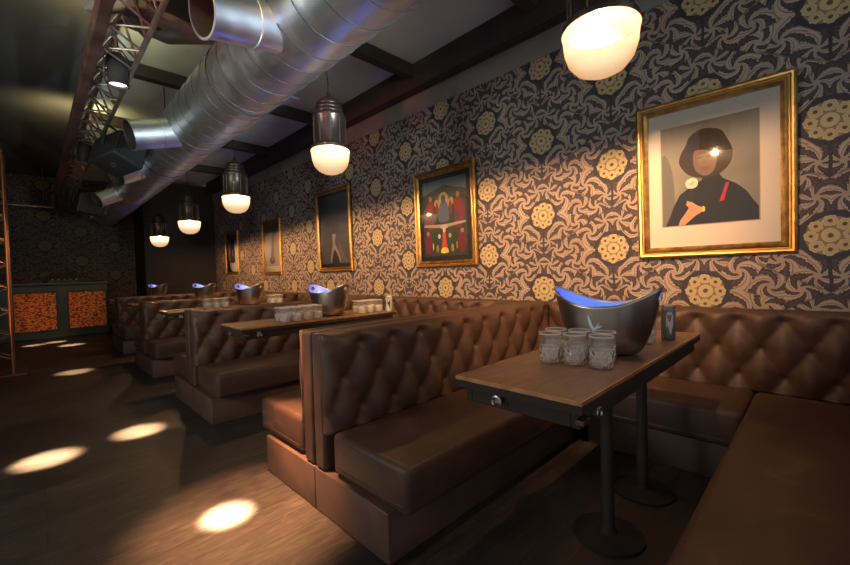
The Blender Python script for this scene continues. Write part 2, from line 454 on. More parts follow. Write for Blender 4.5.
# ------------------------------------------------------------------ ventilation duct
def duct():
    t = thing('ventilation_duct', 'big round galvanised spiral duct running the length of the ceiling', 'duct', (1.165, 0, 2.61))
    m = MB(); n = 56; y0, y1 = -1.5, 10.9; rad = .262; step = .026
    ny = int((y1 - y0) / step); pitch = .19
    rings = []
    for j in range(ny + 1):
        y = y0 + (y1 - y0) * j / ny
        ring = []
        for k in range(n):
            a = 2 * PI * k / n
            ph = ((y / pitch) + k / n) % 1.0
            dd = min(ph, 1 - ph)
            ring.append(m.bm.verts.new(((rad + (.0045 if dd < .07 else 0)) * math.cos(a), y, (rad + (.0045 if dd < .07 else 0)) * math.sin(a))))
        rings.append(ring)
    for a, b in zip(rings, rings[1:]):
        for k in range(n): m.bm.faces.new((a[k], a[(k + 1) % n], b[(k + 1) % n], b[k]))
    m.bm.faces.new(rings[0][::-1]); m.bm.faces.new(rings[-1])
    m.build('duct_pipe', M['duct'], t, smooth=True, angle=60)
    sm_ = MB(); pts = []
    nt_ = int((y1 - y0) / pitch * 28)
    for k in range(nt_ + 1):
        a = -2 * PI * k / 28; pts.append(((rad + .0045) * math.cos(a), y0 + pitch * k / 28, (rad + .0045) * math.sin(a)))
    sm_.tube(pts, .0022, 5); sm_.build('spiral_seam', M['seam'], t)
    # branch outlets on the left side
    for (y, rr, L, dz, dy) in ((2.12, .120, .34, -.22, -.12), (4.22, .125, .33, -.30, -.08), (5.85, .11, .30, -.56, -.5), (7.6, .11, .29, -.56, -.28), (9.3, .10, .28, -.5, -.3)):
        d = Vector((-1, dy, dz)).normalized()
        p0 = Vector((-.15, y, -.10)); p1 = p0 + d * (L + .06)
        q = MB()
        q.tube([p0, p0 + d * (L * .45), p0 + d * (L * .46), p0 + d * (L * .5), p0 + d * (L * .51), p1, p1 + d * .001, p1 + d * .012, p1 + d * .013],
               [rr, rr, rr + .006, rr + .006, rr, rr, rr + .008, rr + .008, rr - .004], 36, cap=False)
        o = q.build('branch_outlet', M['duct'], t, smooth=True, angle=50)
        s = MB(); s.tube([p1 + d * .012, p0 + d * .12, p0 + d * .121], [rr - .005, rr - .005, .001], 36, cap=False)
        s.build('outlet_lining', M['duct_in'], o, smooth=True)
    for y in (.4, 3.0, 5.4, 7.8, 10.0):
        q = MB(); q.tube([(rad * 1.012 * math.cos(a), y, rad * 1.012 * math.sin(a)) for a in [PI * 2 * k / 40 for k in range(41)]], .005, 6, cap=False)
        q.tube([(0, y, rad), (0, y, 3.38 - 2.61)], .006, 6)
        q.build('hanger_strap', M['black_metal'], t)
duct()

# ------------------------------------------------------------------ tufted benches
def smooth01(t):
    t = max(0, min(1, t)); return t * t * (3 - 2 * t)
AX, DZ, ZR0 = .205, .160, .81
def tuft_pad(L, mir, z0=.40, z1=.874, x0=0.0):
    """front surface of a tufted back, local x in [0,L], facing -y, base plane y=-.105"""
    m = MB(); st = .0115
    nx = int(L / st); nz = int((z1 - z0) / st)
    rows = []
    def depth(x, z):
        u1 = (x / AX + (z - ZR0) / (2 * DZ)); u2 = (x / AX - (z - ZR0) / (2 * DZ))
        p = (abs(math.sin(PI * u1)) * abs(math.sin(PI * u2))) ** 1.1
        if z > ZR0:
            q = abs(math.sin(PI * x / AX)) ** .5
            p = q * .55 + .45 * p if z < ZR0 + .04 else q
            tt = smooth01((z - ZR0) / .05); p = (1 - tt) * (abs(math.sin(PI * u1)) * abs(math.sin(PI * u2))) ** 1.1 + tt * q * .8
        # nearest button
        best = 9
        for r in range(0, 3):
            zz = ZR0 - r * DZ
            off = 0 if r % 2 == 0 else AX / 2
            xx = round((x - off) / AX) * AX + off
            best = min(best, (x - xx) ** 2 + (z - zz) ** 2)
        dp = math.exp(-math.sqrt(best) / .021)
        e = min(1, min(x, L - x) / .05)
        return .014 + .034 * p * (.25 + .75 * smooth01(e)) - .036 * dp
    for j in range(nz + 1):
        z = z0 + (z1 - z0) * j / nz; row = []
        top = max(0, (z - (z1 - .06)) / .06)
        for i in range(nx + 1):
            x = L * i / nx
            e = min(x, L - x); er = math.sqrt(max(0, 1 - (1 - min(1, e / .03)) ** 2))
            tr = math.sqrt(max(0, 1 - top ** 2.2))
            y = -.105 - depth(x, z) * er * tr - .022 * tr * er
            row.append(m.bm.verts.new((x, y * mir, z)))
        rows.append(row)
    for a, b in zip(rows, rows[1:]):
        for i in range(nx): m.bm.faces.new((a[i], a[i + 1], b[i + 1], b[i]))
    # close over the back so it is a solid pad
    bk = [[m.bm.verts.new((L * i / nx, -.085 * mir, z)) for i in range(nx + 1)] for z in (z0, z1)]
    for i in range(nx):
        m.bm.faces.new((rows[-1][i], rows[-1][i + 1], bk[1][i + 1], bk[1][i]))
        m.bm.faces.new((bk[0][i], bk[0][i + 1], rows[0][i + 1], rows[0][i]))
        m.bm.faces.new((bk[0][i], bk[1][i], bk[1][i + 1], bk[0][i + 1]))
    for e_ in (0, nx): m.bm.faces.new([r_[e_] for r_ in rows] + [bk[1][e_], bk[0][e_]])
    btn = []
    for r in range(3):
        zz = ZR0 - r * DZ; off = 0 if r % 2 == 0 else AX / 2
        k = 0
        while off + k * AX < L - .05:
            xx = off + k * AX
            if xx > .05: btn.append((xx, zz))
            k += 1
    return m, btn
def cushion(x0, x1, y0, y1, z0, z1, name, mt, parent, bev=.028):
    m = MB().box(x0, x1, min(y0, y1), max(y0, y1), z0, z1)
    return m.build(name, mt, parent, bevel=bev, seg=4)
def bench(label, cat, loc, rz, L, sx0, sx1, mir, group, stud='stud', seatL=None, bx0=0):
    t = thing('tufted_bench', label, cat, loc, rz, group)
    s = -mir
    cushion(0, L, s * .004, s * .10, .212, .872, 'backrest', M['leather'], t, .022)
    m, btn = tuft_pad(L, mir)
    m.build('tufted_pad', M['leather'], t, smooth=True, angle=180)
    me = None
    for (x, z) in btn:
        if me is None:
            q = MB(); q.lathe([(0, .006), (.004, .0055), (.0075, .003), (.0085, 0), (.006, -.004), (0, -.004)], 10)
            q.xf(Matrix.Rotation(PI / 2 * mir, 4, 'X'))
            o = q.build('button', M[stud], t, smooth=True, angle=180); me = o
            o.location = (x, s * ((.105 - .001)), z)
        else:
            o = me.copy(); COL.objects.link(o); o.parent = t; o.location = (x, s * .104, z)
    cushion(sx0, sx1, s * .145, s * .67, .222, .412, 'seat_cushion', M['leather'], t, .03)
    # piping along the front top edge of the cushion
    q = MB(); q.tube([(sx0 + .025, s * .665, .258), (sx1 - .02, s * .665, .258)], .006, 8)
    q.tube([(sx0 + .003, s * .17, .258), (sx0 + .003, s * .64, .258)], .006, 8)
    q.build('piping', M['leather_dark'], t)
    cushion(bx0, sx1, s * .002, s * .565, 0, .210, 'seat_base', M['bench_base'], t, .006)
    return t
X0, PER, C0 = .945, 2.15, 1.765
LB = XW - .012 - X0
GB = 'brown tufted benches standing across the booths'
lab = {('A', 0): 'nearest brown tufted bench, its seat lit beside the front table, facing the camera',
       ('B', 0): 'brown bench back to back behind the nearest tufted bench, only its lit seat corner showing',
       ('A', 1): 'brown tufted bench behind the second table, with small studs showing above the tabletop',
       ('B', 1): 'brown bench back to back behind the bench of the second table',
       ('A', 2): 'brown tufted bench behind the third table, far down the row',
       ('B', 2): 'brown bench back to back behind the bench of the third table',
       ('A', 3): 'farthest brown tufted bench facing the camera near the dark recess',
       ('B', 3): 'farthest bench of the row, back to back against the one facing the camera',
       ('B', -1): 'dark brown bench at the bottom right corner, opposite the nearest tufted bench'}
PB = {}
for k in (-1, 0, 1, 2, 3):
    for side, mir in (('A', 1), ('B', -1)):
        if (side, k) not in lab: continue
        loc = (X0, C0 + PER * k, 0)
        if side in PB and k > 0:
            dup(PB[side], loc, 0, lab[(side, k)], GB)
        else:
            st = bench(lab[(side, k)], 'bench', loc, 0, LB - .0, .014, 1.44 + .55, mir, GB)
            if k == 0: PB[side] = st
# proto for far rows: steel-looking studs on benches facing the camera
WL = ['brown tufted wall bench with bright studs at the far end of the nearest table',
      'brown tufted bench along the wall behind the second table',
      'brown tufted bench along the wall at the third table',
      'brown tufted bench along the wall at the fourth table',
      ]
PW = None
for k in range(4):
    y1 = C0 + PER * k - .17; y0 = C0 + PER * (k - 1) + .17
    L = y1 - y0
    if PW is None:
        PW = bench(WL[k], 'bench', (XW - .014, y1, 0), -PI / 2, L, .50, L - .50, 1, 'wall benches under the pictures', stud='stud_steel', bx0=.50)
    else:
        dup(PW, (XW - .014, y1, 0), -PI / 2, WL[k], 'wall benches under the pictures')

# ------------------------------------------------------------------ tables
def table(label, cy):
    t = thing('booth_table', label, 'table', (.992, cy, 0), 0, 'narrow brown tables in the booths')
    top = MB().box(.006, 1.372, -.209, .209, .765, .8).build('tabletop', M['table'], t, bevel=.003)
    a = MB(); a.box(.001, 1.377, -.2145, -.2095, .766, .7895); a.box(.001, 1.377, .2095, .2145, .766, .7895); a.box(.001, .0055, -.2095, .2095, .766, .7895); a.box(1.3725, 1.377, -.2095, .2095, .766, .7895)
    a.build('edge_band', M['dark_wood'], t)
    e = MB(); e.box(0, 1.378, -.215, -.2095, .790, .801); e.box(0, 1.378, .2095, .215, .790, .801); e.box(0, .0055, -.2095, .2095, .790, .801); e.box(1.3725, 1.378, -.2095, .2095, .790, .801)
    e.build('edge_strip', M['table_edge'], t)
    a = MB(); a.box(.03, 1.35, -.195, -.17, .715, .7645); a.box(.03, 1.35, .17, .195, .715, .7645); a.box(.03, .055, -.17, .17, .715, .7645); a.box(1.325, 1.35, -.17, .17, .715, .7645)
    a.build('apron', M['dark_wood'], t, bevel=.003)
    for x in (.72, 1.18):
        MB().lathe([(.0, 0.0), (.14, 0), (.14, .010), (.04, .02), (.026, .04), (.024, .70), (.09, .716), (.09, .7645), (0, .7645)], 32, (x, 0, 0)).build('pedestal', M['black_metal'], t, smooth=True)
    for (x, y, ax) in ((.12, -.2, 0), (.024, .06, 1)):
        q = MB(); pts = []
        for k in range(13):
            a_ = -PI * .25 + PI * 1.5 * k / 12
            pts.append((x + .016 * math.cos(a_), y - .012, .742 + .016 * math.sin(a_)) if ax == 0 else (x - .012, y + .016 * math.cos(a_), .742 + .016 * math.sin(a_)))
        q.tube(pts, .0035, 8); q.box(x - .012, x + .012, y - .006, y + .006, .735, .764) if ax == 0 else q.box(x - .006, x + .006, y - .012, y + .012, .735, .764)
        q.build('bag_hook', M['chrome'], t, smooth=True)
    q = MB(); q.box(.0, .05, -.218, -.196, .738, .752); q.build('corner_clip', M['chrome_dim'], t, bevel=.002)
    return t
T0 = table('nearest narrow brown table with copper edge, holding the big ice bucket', .656)
TY = [.656, 3.0, 5.08, 7.2, 9.3]
TL = [None, 'second narrow brown table, jutting out behind the nearest bench, steel hook on its edge',
      'third narrow brown table down the row, only its lit end showing past the bench',
      'fourth narrow table down the row, half hidden behind benches', 'farthest narrow table, next to the dark recess']
for i in range(1, 5): dup(T0, (.992, TY[i], 0), 0, TL[i])

# ------------------------------------------------------------------ ice buckets
def bsurf(th, h, a0=.098, b0=.075, a1=.205, b1=.136):
    """th around, h 0..1 from foot to rim"""
    c, s = math.cos(th), math.sin(th)
    ztop = .196 + .072 * abs(c) ** 2.2
    e = math.sin(h * PI / 2 * .93) ** .85 if h > 0 else 0
    a = a0 + (a1 - a0) * (h ** .55); b = b0 + (b1 - b0) * (h ** .5)
    return Vector((a * c, b * s, .004 + (ztop - .004) * (h ** 1.25)))
def bucket(label, loc, rz):
    t = thing('ice_bucket', label, 'ice bucket', loc, rz, 'lit steel ice buckets on the tables')
    m = MB(); n = 112; nh = 30
    rings = [[m.bm.verts.new(bsurf(2 * PI * k / n, j / nh)) for k in range(n)] for j in range(nh + 1)]
    for j in range(nh):
        for k in range(n):
            kk = k + .5; d = min(abs(kk % n), n - kk % n); d2 = abs(kk - n / 2)
            hole = min(d, d2) ** 2 / 2.6 ** 2 + (j + .5 - 26.2) ** 2 / 1.7 ** 2 < 1
            if hole: continue
            m.bm.faces.new((rings[j][k], rings[j][(k + 1) % n], rings[j + 1][(k + 1) % n], rings[j + 1][k]))
    m.bm.faces.new(rings[0][::-1])
    o = m.build('bowl', [M['steel'], M['steel_in']], t, smooth=True, angle=180)
    s = o.modifiers.new('wall', 'SOLIDIFY'); s.thickness = .003; s.offset = -1; s.material_offset = 1; s.material_offset_rim = 0
    # rolled rim
    q = MB(); q.tube([bsurf(2 * PI * k / 96, 1.0) + Vector((0, 0, .0005)) for k in range(97)], .0032, 8, cap=False); q.build('rim', M['steel'], t, smooth=True, angle=180)
    q = MB(); q.lathe([(0, .011), (.05, .011), (.055, .008), (.055, .0065), (0, .0065)], 24); q.build('led_light', M['led'], t)
    # bird emblem: little flying goose, pale blue
    q = MB()
    def pt(u, v):
        th = -PI / 2 - .02 + u * 1.35; h = .69 + v * 3.0
        p = bsurf(th, h); p2 = bsurf(th + .01, h); p3 = bsurf(th, h + .01)
        nn = (p2 - p).cross(p3 - p).normalized()
        return p + nn * .0012
    def shape(ps): q.bm.faces.new([q.bm.verts.new(pt(*p)) for p in ps])
    shape([(-.10, .060), (-.072, .040), (-.045, .012), (-.03, -.010), (-.01, -.020), (-.045, -.034), (-.075, -.016), (-.095, .014)])
    shape([(-.05, -.012), (-.02, -.022), (.015, -.006), (.06, .018), (.035, -.006), (.012, -.024), (-.015, -.034), (-.045, -.030)])
    shape([(.012, -.006), (.035, -.006), (.085, -.002), (.10, -.006), (.07, -.012), (.03, -.016), (.012, -.024)])
    shape([(-.045, -.030), (-.015, -.034), (-.035, -.046), (-.07, -.05), (-.06, -.04)])
    q.build('bird_emblem', M['emblem'], t)
    # contents light
    return t
M['emblem'] = mat('pale_blue_emblem', (.55, .85, 1), .4)
def light(kind, name, loc, energy, col, size=.03, target=None, spot=None, blend=.5):
    l = bpy.data.lights.new(name, kind); l.energy = energy; l.color = col
    if kind in ('POINT', 'SPOT'): l.shadow_soft_size = size
    if kind == 'SPOT': l.spot_size = R(spot); l.spot_blend = blend
    if kind == 'AREA': l.size = size
    o = bpy.data.objects.new(name, l); COL.objects.link(o); o.location = loc
    if target is not None:
        d = Vector(target) - Vector(loc); o.rotation_euler = d.to_track_quat('-Z', 'Y').to_euler()
    return o
BK = [((1.66, .632, .8), -1.48, 'big steel ice bucket glowing blue inside with a pale bird emblem, on the nearest table'),
      ((1.80, 3.0, .8), -1.35, 'steel ice bucket glowing blue on the second table, in front of the tall dark picture'),
      ((1.93, 5.1, .8), -1.2, 'steel ice bucket with blue rim light on the third table'),
      ((2.0, 7.2, .8), -1.1, 'blue-lit ice bucket on the fourth table'),
      ((1.75, 9.3, .8), -1.1, 'farthest small blue-lit ice bucket beside the dark recess')]
B0 = bucket(BK[0][2], BK[0][0], BK[0][1])
for p, r_, l in BK[1:]:
    for ch in dup(B0, p, r_, l).children:
        if ch.name.startswith('bird'): bpy.data.objects.remove(ch)
for i, (p, r_, l) in enumerate(BK):
    light('POINT', 'bucket_led_light', (p[0], p[1], p[2] + .10), 2.4 if i == 0 else 2.8, (.03, .20, 1), .02)

# ------------------------------------------------------------------ tumblers, cans
def tumbler(label, loc, rz, group):
    t = thing('tumbler', label, 'glass', loc, rz, group)
    def wob(k, n, z): return 1.0 + (.035 * (1 if (k % 4) < 2 else -1) if .012 < z < .062 else 0)
    m = MB()
    m.lathe([(0, 0), (.030, 0), (.036, .004), (.038, .014), (.0385, .030), (.039, .046), (.0395, .060), (.040, .066), (.0415, .110), (.0405, .1115), (.0392, .110),
             (.0375, .066), (.036, .03), (.033, .021), (0, .019)], 40, wob=lambda k, n, z: 1.0 + (.030 * (1 if ((k + int(z * 60)) % 4) < 2 else -1) if .010 < z < .064 else 0))
    m.build('cut_glass_body', M['glass'], t, smooth=True, angle=25)
    return t
G1 = 'cut glass tumblers on the nearest table, left of the bucket'
near = [((1.362, .722, .8), 'leftmost tumbler on the nearest table, at the front row'),
        ((1.388, .640, .8), 'tumbler in the middle of the front row on the nearest table'),
        ((1.395, .548, .8), 'rightmost front tumbler on the nearest table, closest to the camera'),
        ((1.462, .750, .8), 'back row tumbler on the left, beside the bucket foot'),
        ((1.484, .664, .8), 'back row tumbler in the middle, touching the bucket shadow'),
        ((1.492, .575, .8), 'back row tumbler on the right, in front of the ice bucket')]
g0 = None
for p, l in near:
    if g0 is None: g0 = tumbler(l, p, 0, G1)
    else: dup(g0, p, random.random(), l, G1)
dup(g0, (1.945, .565, .8), .3, 'single tumbler standing right of the big ice bucket, beside the can', G1)
dup(g0, (2.00, .652, .8), .5, 'tumbler half hidden behind the right end of the big ice bucket', G1)
def cluster(cx, cy, n, lab_, grp, dx=.092, dy=.09, cols=4):
    for i in range(n):
        dup(g0, (cx + (i % cols) * dx + random.uniform(-.005, .005), cy + (i // cols) * dy, .8), random.random() * 2, lab_, grp)
cluster(1.335, 2.86, 8, 'cut glass tumbler in the cluster left of the bucket on the second table', 'tumblers left of the second bucket')
cluster(2.05, 2.87, 6, 'pale tumbler in the row right of the bucket on the second table', 'tumblers right of the second bucket', cols=3)
cluster(1.42, 4.98, 6, 'small tumbler in the cluster left of the bucket on the third table', 'tumblers left of the third bucket', cols=3)
cluster(2.17, 4.98, 4, 'small tumbler right of the bucket on the third table', 'tumblers right of the third bucket', cols=2)
M['can_grey'] = mat('blue_grey_can', (.13, .15, .18), .3, .4, ns=30, namt=.1)
M['can_print'] = mat('pale_print', (.5, .5, .48), .4)
M['can_black'] = mat('black_print', (.02, .02, .025), .4)
M['can_lid'] = mat('copper_toned_lid', (.55, .36, .22), .3, .8)
M['can_white'] = mat('off_white_can', (.55, .52, .45), .4, .2)
def can(label, loc, rz, body, printm, grp=None, h=.165, r=.029):
    t = thing('drink_can', label, 'can', loc, rz, grp)
    MB().lathe([(0, .004), (r * .78, .0), (r * .98, .008), (r, .014), (r, h - .022), (r * .9, h - .010)], 32).build('can_body', body, t, smooth=True)
    MB().lathe([(r * .9, h - .010), (r * .93, h - .003), (r * .9, h), (r * .84, h - .001), (r * .8, h - .006), (0, h - .006)], 32).build('can_lid', M['can_lid'], t, smooth=True)
    q = MB()
    def P(a, z): return (math.cos(a) * (r + .0006), math.sin(a) * (r + .0006), z)
    def patch(ps):
        q.bm.faces.new([q.bm.verts.new(P(*p)) for p in ps])
    for s0 in (0, 2.1, 4.2):
        pts = [(-.55, .115), (-.2, .135), (.15, .128), (.5, .10), (.35, .085), (.05, .105), (-.2, .10), (-.3, .08), (.1, .07), (.5, .045), (.2, .03), (-.2, .04), (-.5, .07)]
                # fan of small quads following the can wall
        for i in range(6):
            a0 = -.5 + i * .17; z0 = .05 + .022 * math.sin(i * 1.3); z1 = .105 + .022 * math.cos(i * 1.1)
            patch([(s0 + a0, z0), (s0 + a0 + .17, .05 + .022 * math.sin((i + 1) * 1.3)), (s0 + a0 + .17, .105 + .022 * math.cos((i + 1) * 1.1)), (s0 + a0, z1)])
        for i in range(4):
            a0 = -.35 + i * .17
            patch([(s0 + a0, .118), (s0 + a0 + .17, .122), (s0 + a0 + .15, .132), (s0 + a0 + .02, .135)])
    q.build('printed_pattern', printm, t)
    return t
c0 = can('tall dark blue-grey drink can with pale print, right of the big ice bucket', (2.095, .515, .8), 3.6, M['can_grey'], M['can_print'])
c1 = can('off-white drink can with dark print on the second table, right of the row of glasses', (2.30, 2.80, .8), 3.9, M['can_white'], M['can_black'], 'off-white cans on the second table', .15, .028)
dup(c1, (2.335, 2.86, .8), 3.1, 'off-white drink can half behind the other one on the second table')

# ------------------------------------------------------------------ pendant lamps
def lamp(label, x, y, zr, half=False):
    t = thing('pendant_lamp', label, 'lamp', (x, y, zr), 0, 'row of industrial pendant lamps')
    bw = .138
    MB().lathe([(bw, .0), (bw * 1.03, -.006), (bw * 1.0, -.02), (bw * .965, -.07), (bw * .86, -.115), (bw * .66, -.148), (bw * .36, -.168), (0, -.175)], 48).build('glass_bowl', M['bowl'], t, smooth=True, angle=180)
    q = MB(); q.lathe([(0, .050), (.014, .048), (.016, .036), (.026, .024), (.030, .010), (.026, -.006), (.014, -.016), (0, -.019)], 24); q.build('bulb', M['bulb'], t, smooth=True, angle=180)
    h = MB(); h.lathe([(0, .052), (.105, .050), (.128, .030), (.136, .002), (.1385, .002), (.139, .004), (.139, .022), (.122, .030), (.116, .04), (.116, .225), (.122, .232), (.122, .25), (.108, .262), (.1, .268),
                       (.104, .278), (.1, .29), (.096, .296), (.1, .306), (.096, .318), (.088, .326), (.092, .336), (.088, .348), (.074, .36), (.05, .378), (.03, .388), (.02, .40), (.012, .43), (0, .43)], 40)
    hh = h.build('housing', M['housing'], t, smooth=True, angle=50)
    q = MB()
    for k in range(10):
        a = 2 * PI * k / 10
        q.tube([(.118 * math.cos(a), .118 * math.sin(a), .035), (.118 * math.cos(a), .118 * math.sin(a), .228)], .004, 6)
    q.build('guard_rods', M['chrome_dim'], hh)
    q = MB(); L = 3.38 - zr
    q.tube([(0, 0, .425), (.006, .004, .5), (-.004, .01, .62), (0, 0, min(.9, L - .1)), (0, 0, L)], .0055, 8); q.build('cord', M['black_metal'], t, smooth=True)
    return t
LP = [((1.6, .612, 2.068), 'nearest big glowing pendant lamp at the top of the picture'),
      ((1.6, 2.575, 2.066), 'second pendant lamp, its ribbed bronze housing fully visible'),
      ((1.6, 4.50, 2.02), 'third pendant lamp down the row, above the two small framed pictures'),
      ((1.6, 6.32, 1.955), 'fourth pendant lamp, small, against the dark recess'),
      ((1.6, 8.2, 1.895), 'farthest and smallest pendant lamp of the row')]
l0 = lamp(LP[0][1], *LP[0][0])
for p, l in LP[1:]:
    r_ = dup(l0, p, .4, l)
    # cord has to reach the ceiling
    for ch in r_.children:
        if ch.name.startswith('cord'):
            me = ch.data.copy(); ch.data = me
            zt = max(v.co.z for v in me.vertices)
            for v in me.vertices:
                if v.co.z > zt - .02: v.co.z += (3.38 - p[2]) - zt
WARM = (1, .60, .31)
for i, (p, l) in enumerate(LP):
    # every lamp throws its light sideways over the wall, below the opaque housing
    if i == 0: aim, e, cone = (1.3, .95, -.50), 640, 124
    else: aim, e, cone = (1.3, .25, -.55), 270, 150
    light('SPOT', 'lamp_light', (p[0], p[1], p[2] + .014), e, WARM, .014, (p[0] + aim[0], p[1] + aim[1], p[2] + aim[2]), cone, 1.0)
    light('POINT', 'lamp_light', (p[0], p[1], p[2] + .012), 42 if i == 0 else 40, WARM, .014)

# ------------------------------------------------------------------ pictures
def sm(pts, n=5):
    """closed Catmull-Rom outline"""
    out = []; N = len(pts)
    for i in range(N):
        p0, p1, p2, p3 = [Vector(pts[(i + k - 1) % N]) for k in range(4)]
        for j in range(n):
            t = j / n
            out.append(.5 * ((2 * p1) + (-p0 + p2) * t + (2 * p0 - 5 * p1 + 4 * p2 - p3) * t * t + (-p0 + 3 * p1 - 3 * p2 + p3) * t ** 3))
    return out
def picture(label, yc, z0, w, h, fw, margins, bg, shapes, tilt=0, mat_m='mat_board', frame_m='gold', bgm=None, turn=0):
    t = thing('framed_picture', label, 'picture', (XW - .004, yc, z0), -PI / 2, 'gold framed pictures on the damask wall')
    t.rotation_euler = (tilt, 0, -PI / 2 + turn)
    # frame swept around the rectangle; profile (inset, -depth)
    prof = [(0, 0), (0, .018), (.10, .030), (.22, .034), (.34, .030), (.42, .022), (.52, .020), (.62, .026), (.74, .028), (.84, .022), (1, .016), (1, 0)]
    m = MB(); rings = []
    for a, d in prof:
        q = a * fw
        rings.append([m.bm.verts.new(v) for v in ((-w / 2 + q, -d, q), (w / 2 - q, -d, q), (w / 2 - q, -d, h - q), (-w / 2 + q, -d, h - q))])
    for i, (a, b) in enumerate(zip(rings, rings[1:] + rings[:1])):
        for k in range(4):
            f = m.bm.faces.new((a[k], a[(k + 1) % 4], b[(k + 1) % 4], b[k])); f.material_index = 1 if 3 < i < 7 else 0
    m.build('frame', [M[frame_m], M['gold_dark']], t, smooth=True, angle=35)
    ml, mr, mt_, mb = margins
    MB().box(-w / 2 + fw * .9, w / 2 - fw * .9, -.006, -.002, fw * .9, h - fw * .9).build('mat_board', M[mat_m], t)
    px0, px1, pz0, pz1 = -w / 2 + ml, w / 2 - mr, mb, h - mt_
    e = MB(); g = .006
    for (a0, a1, b0, b1) in ((px0 - g, px1 + g, pz0 - g, pz0), (px0 - g, px1 + g, pz1, pz1 + g), (px0 - g, px0, pz0, pz1), (px1, px1 + g, pz0, pz1)):
        e.box(a0, a1, -.0075, -.006, b0, b1)
    if mat_m == 'mat_board': e.build('mat_bevel', M['mat_line'], t)
    else: e.bm.free()
    mats = [bgm or flat('print_ground', bg)]; pr = MB(); pr.box(px0, px1, -.0072, -.006, pz0, pz1)
    y = -.0074
    for col, pts, smo in shapes:
        mats.append(flat('print_ink', col)); q = sm(pts) if smo else [Vector(p) for p in pts]
        vs = [(px0 + max(0, min(1, p[0])) * (px1 - px0), y, pz0 + max(0, min(1, p[1])) * (pz1 - pz0)) for p in q]
        f = pr.bm.faces.new([pr.bm.verts.new(v) for v in vs]); f.material_index = len(mats) - 1
        y -= .00025
    pr.build('print', mats, t)
    MB().poly([(-w / 2 + fw * .95, -.0135, fw * .95), (w / 2 - fw * .95, -.0135, fw * .95), (w / 2 - fw * .95, -.0135, h - fw * .95), (-w / 2 + fw * .95, -.0135, h - fw * .95)]).build('glass_pane', M['pane'], t, recalc=False)
    return t
def ell(cx, cy, rx, ry, n=12, a0=0): return [(cx + rx * math.cos(a0 + 2 * PI * k / n), cy + ry * math.sin(a0 + 2 * PI * k / n)) for k in range(n)]
# 1: portrait of a figure in black holding a pale rose
def grad(name, c0, c1, scale=3):
    m, nt, b = newmat(name); n = noise(nt, scale, 4, objco(nt), .5)
    nt.links.new(ramp(nt, n.outputs[0], ((.3, c0), (.7, c1))), b.inputs['Base Color']); b.inputs['Roughness'].default_value = .8
    return m
BLK = (.010, .009, .010)
s1 = [((.13, .13, .115), [(.0, .0), (.10, .0), (.14, .30), (.10, .62), (.0, .7)], True),
      (BLK, [(.03, 0), (.07, .07), (.13, .20), (.20, .31), (.34, .39), (.44, .43), (.46, .50), (.60, .50), (.66, .42), (.78, .36), (.88, .28), (.95, .18), (1.0, .12), (1.0, .075), (.97, .05), (.5, .01)], False),
      (BLK, [(.03, 0), (.5, 0), (1, 0), (1, .1), (.5, .1)], False),
      ((.035, .022, .016), [(.22, .72), (.20, .62), (.30, .50), (.46, .45), (.60, .46), (.72, .54), (.76, .66), (.70, .80), (.63, .89), (.46, .93), (.32, .88), (.27, .79)], True),
      ((.17, .11, .08), [(.35, .64), (.38, .53), (.47, .47), (.56, .50), (.60, .60), (.60, .72), (.50, .78), (.38, .74)], True),
      ((.020, .014, .011), [(.30, .72), (.40, .73), (.50, .715), (.61, .66), (.66, .76), (.58, .88), (.45, .91), (.33, .86)], True),
      ((.10, .05, .03), [(.40, .66), (.45, .665), (.44, .648), (.40, .645)], True), ((.10, .05, .03), [(.50, .665), (.56, .66), (.55, .643), (.50, .645)], True),
      ((.17, .09, .06), [(.465, .65), (.49, .60), (.475, .58), (.455, .59)], True), ((.22, .06, .045), [(.43, .55), (.50, .555), (.53, .545), (.48, .53)], True),
      ((.02, .03, .015), [(.335, .14), (.345, .14), (.335, .37), (.325, .37)], False),
      ((.78, .62, .50), [(.27, .395), (.29, .37), (.34, .36), (.385, .375), (.40, .41), (.385, .45), (.34, .465), (.285, .45), (.265, .42)], True),
      ((.60, .42, .30), ell(.33, .415, .03, .022), True),
      ((.88, .74, .62), ell(.315, .43, .018, .013), True),
      ((.58, .27, .15), [(.18, .0), (.25, .0), (.36, .08), (.44, .12), (.45, .16), (.40, .18), (.33, .225), (.28, .24), (.27, .20), (.30, .17), (.27, .13), (.20, .05)], False),
      ((.36, .13, .07), [(.29, .165), (.37, .135), (.37, .13), (.29, .158)], False), ((.36, .13, .07), [(.28, .195), (.38, .155), (.38, .15), (.28, .188)], False),
      ((.62, .47, .14), ell(.455, .145, .018, .028), True),
      ((.40, .022, .04), [(.62, .20), (.665, .205), (.72, .37), (.69, .38), (.655, .29)], False)]
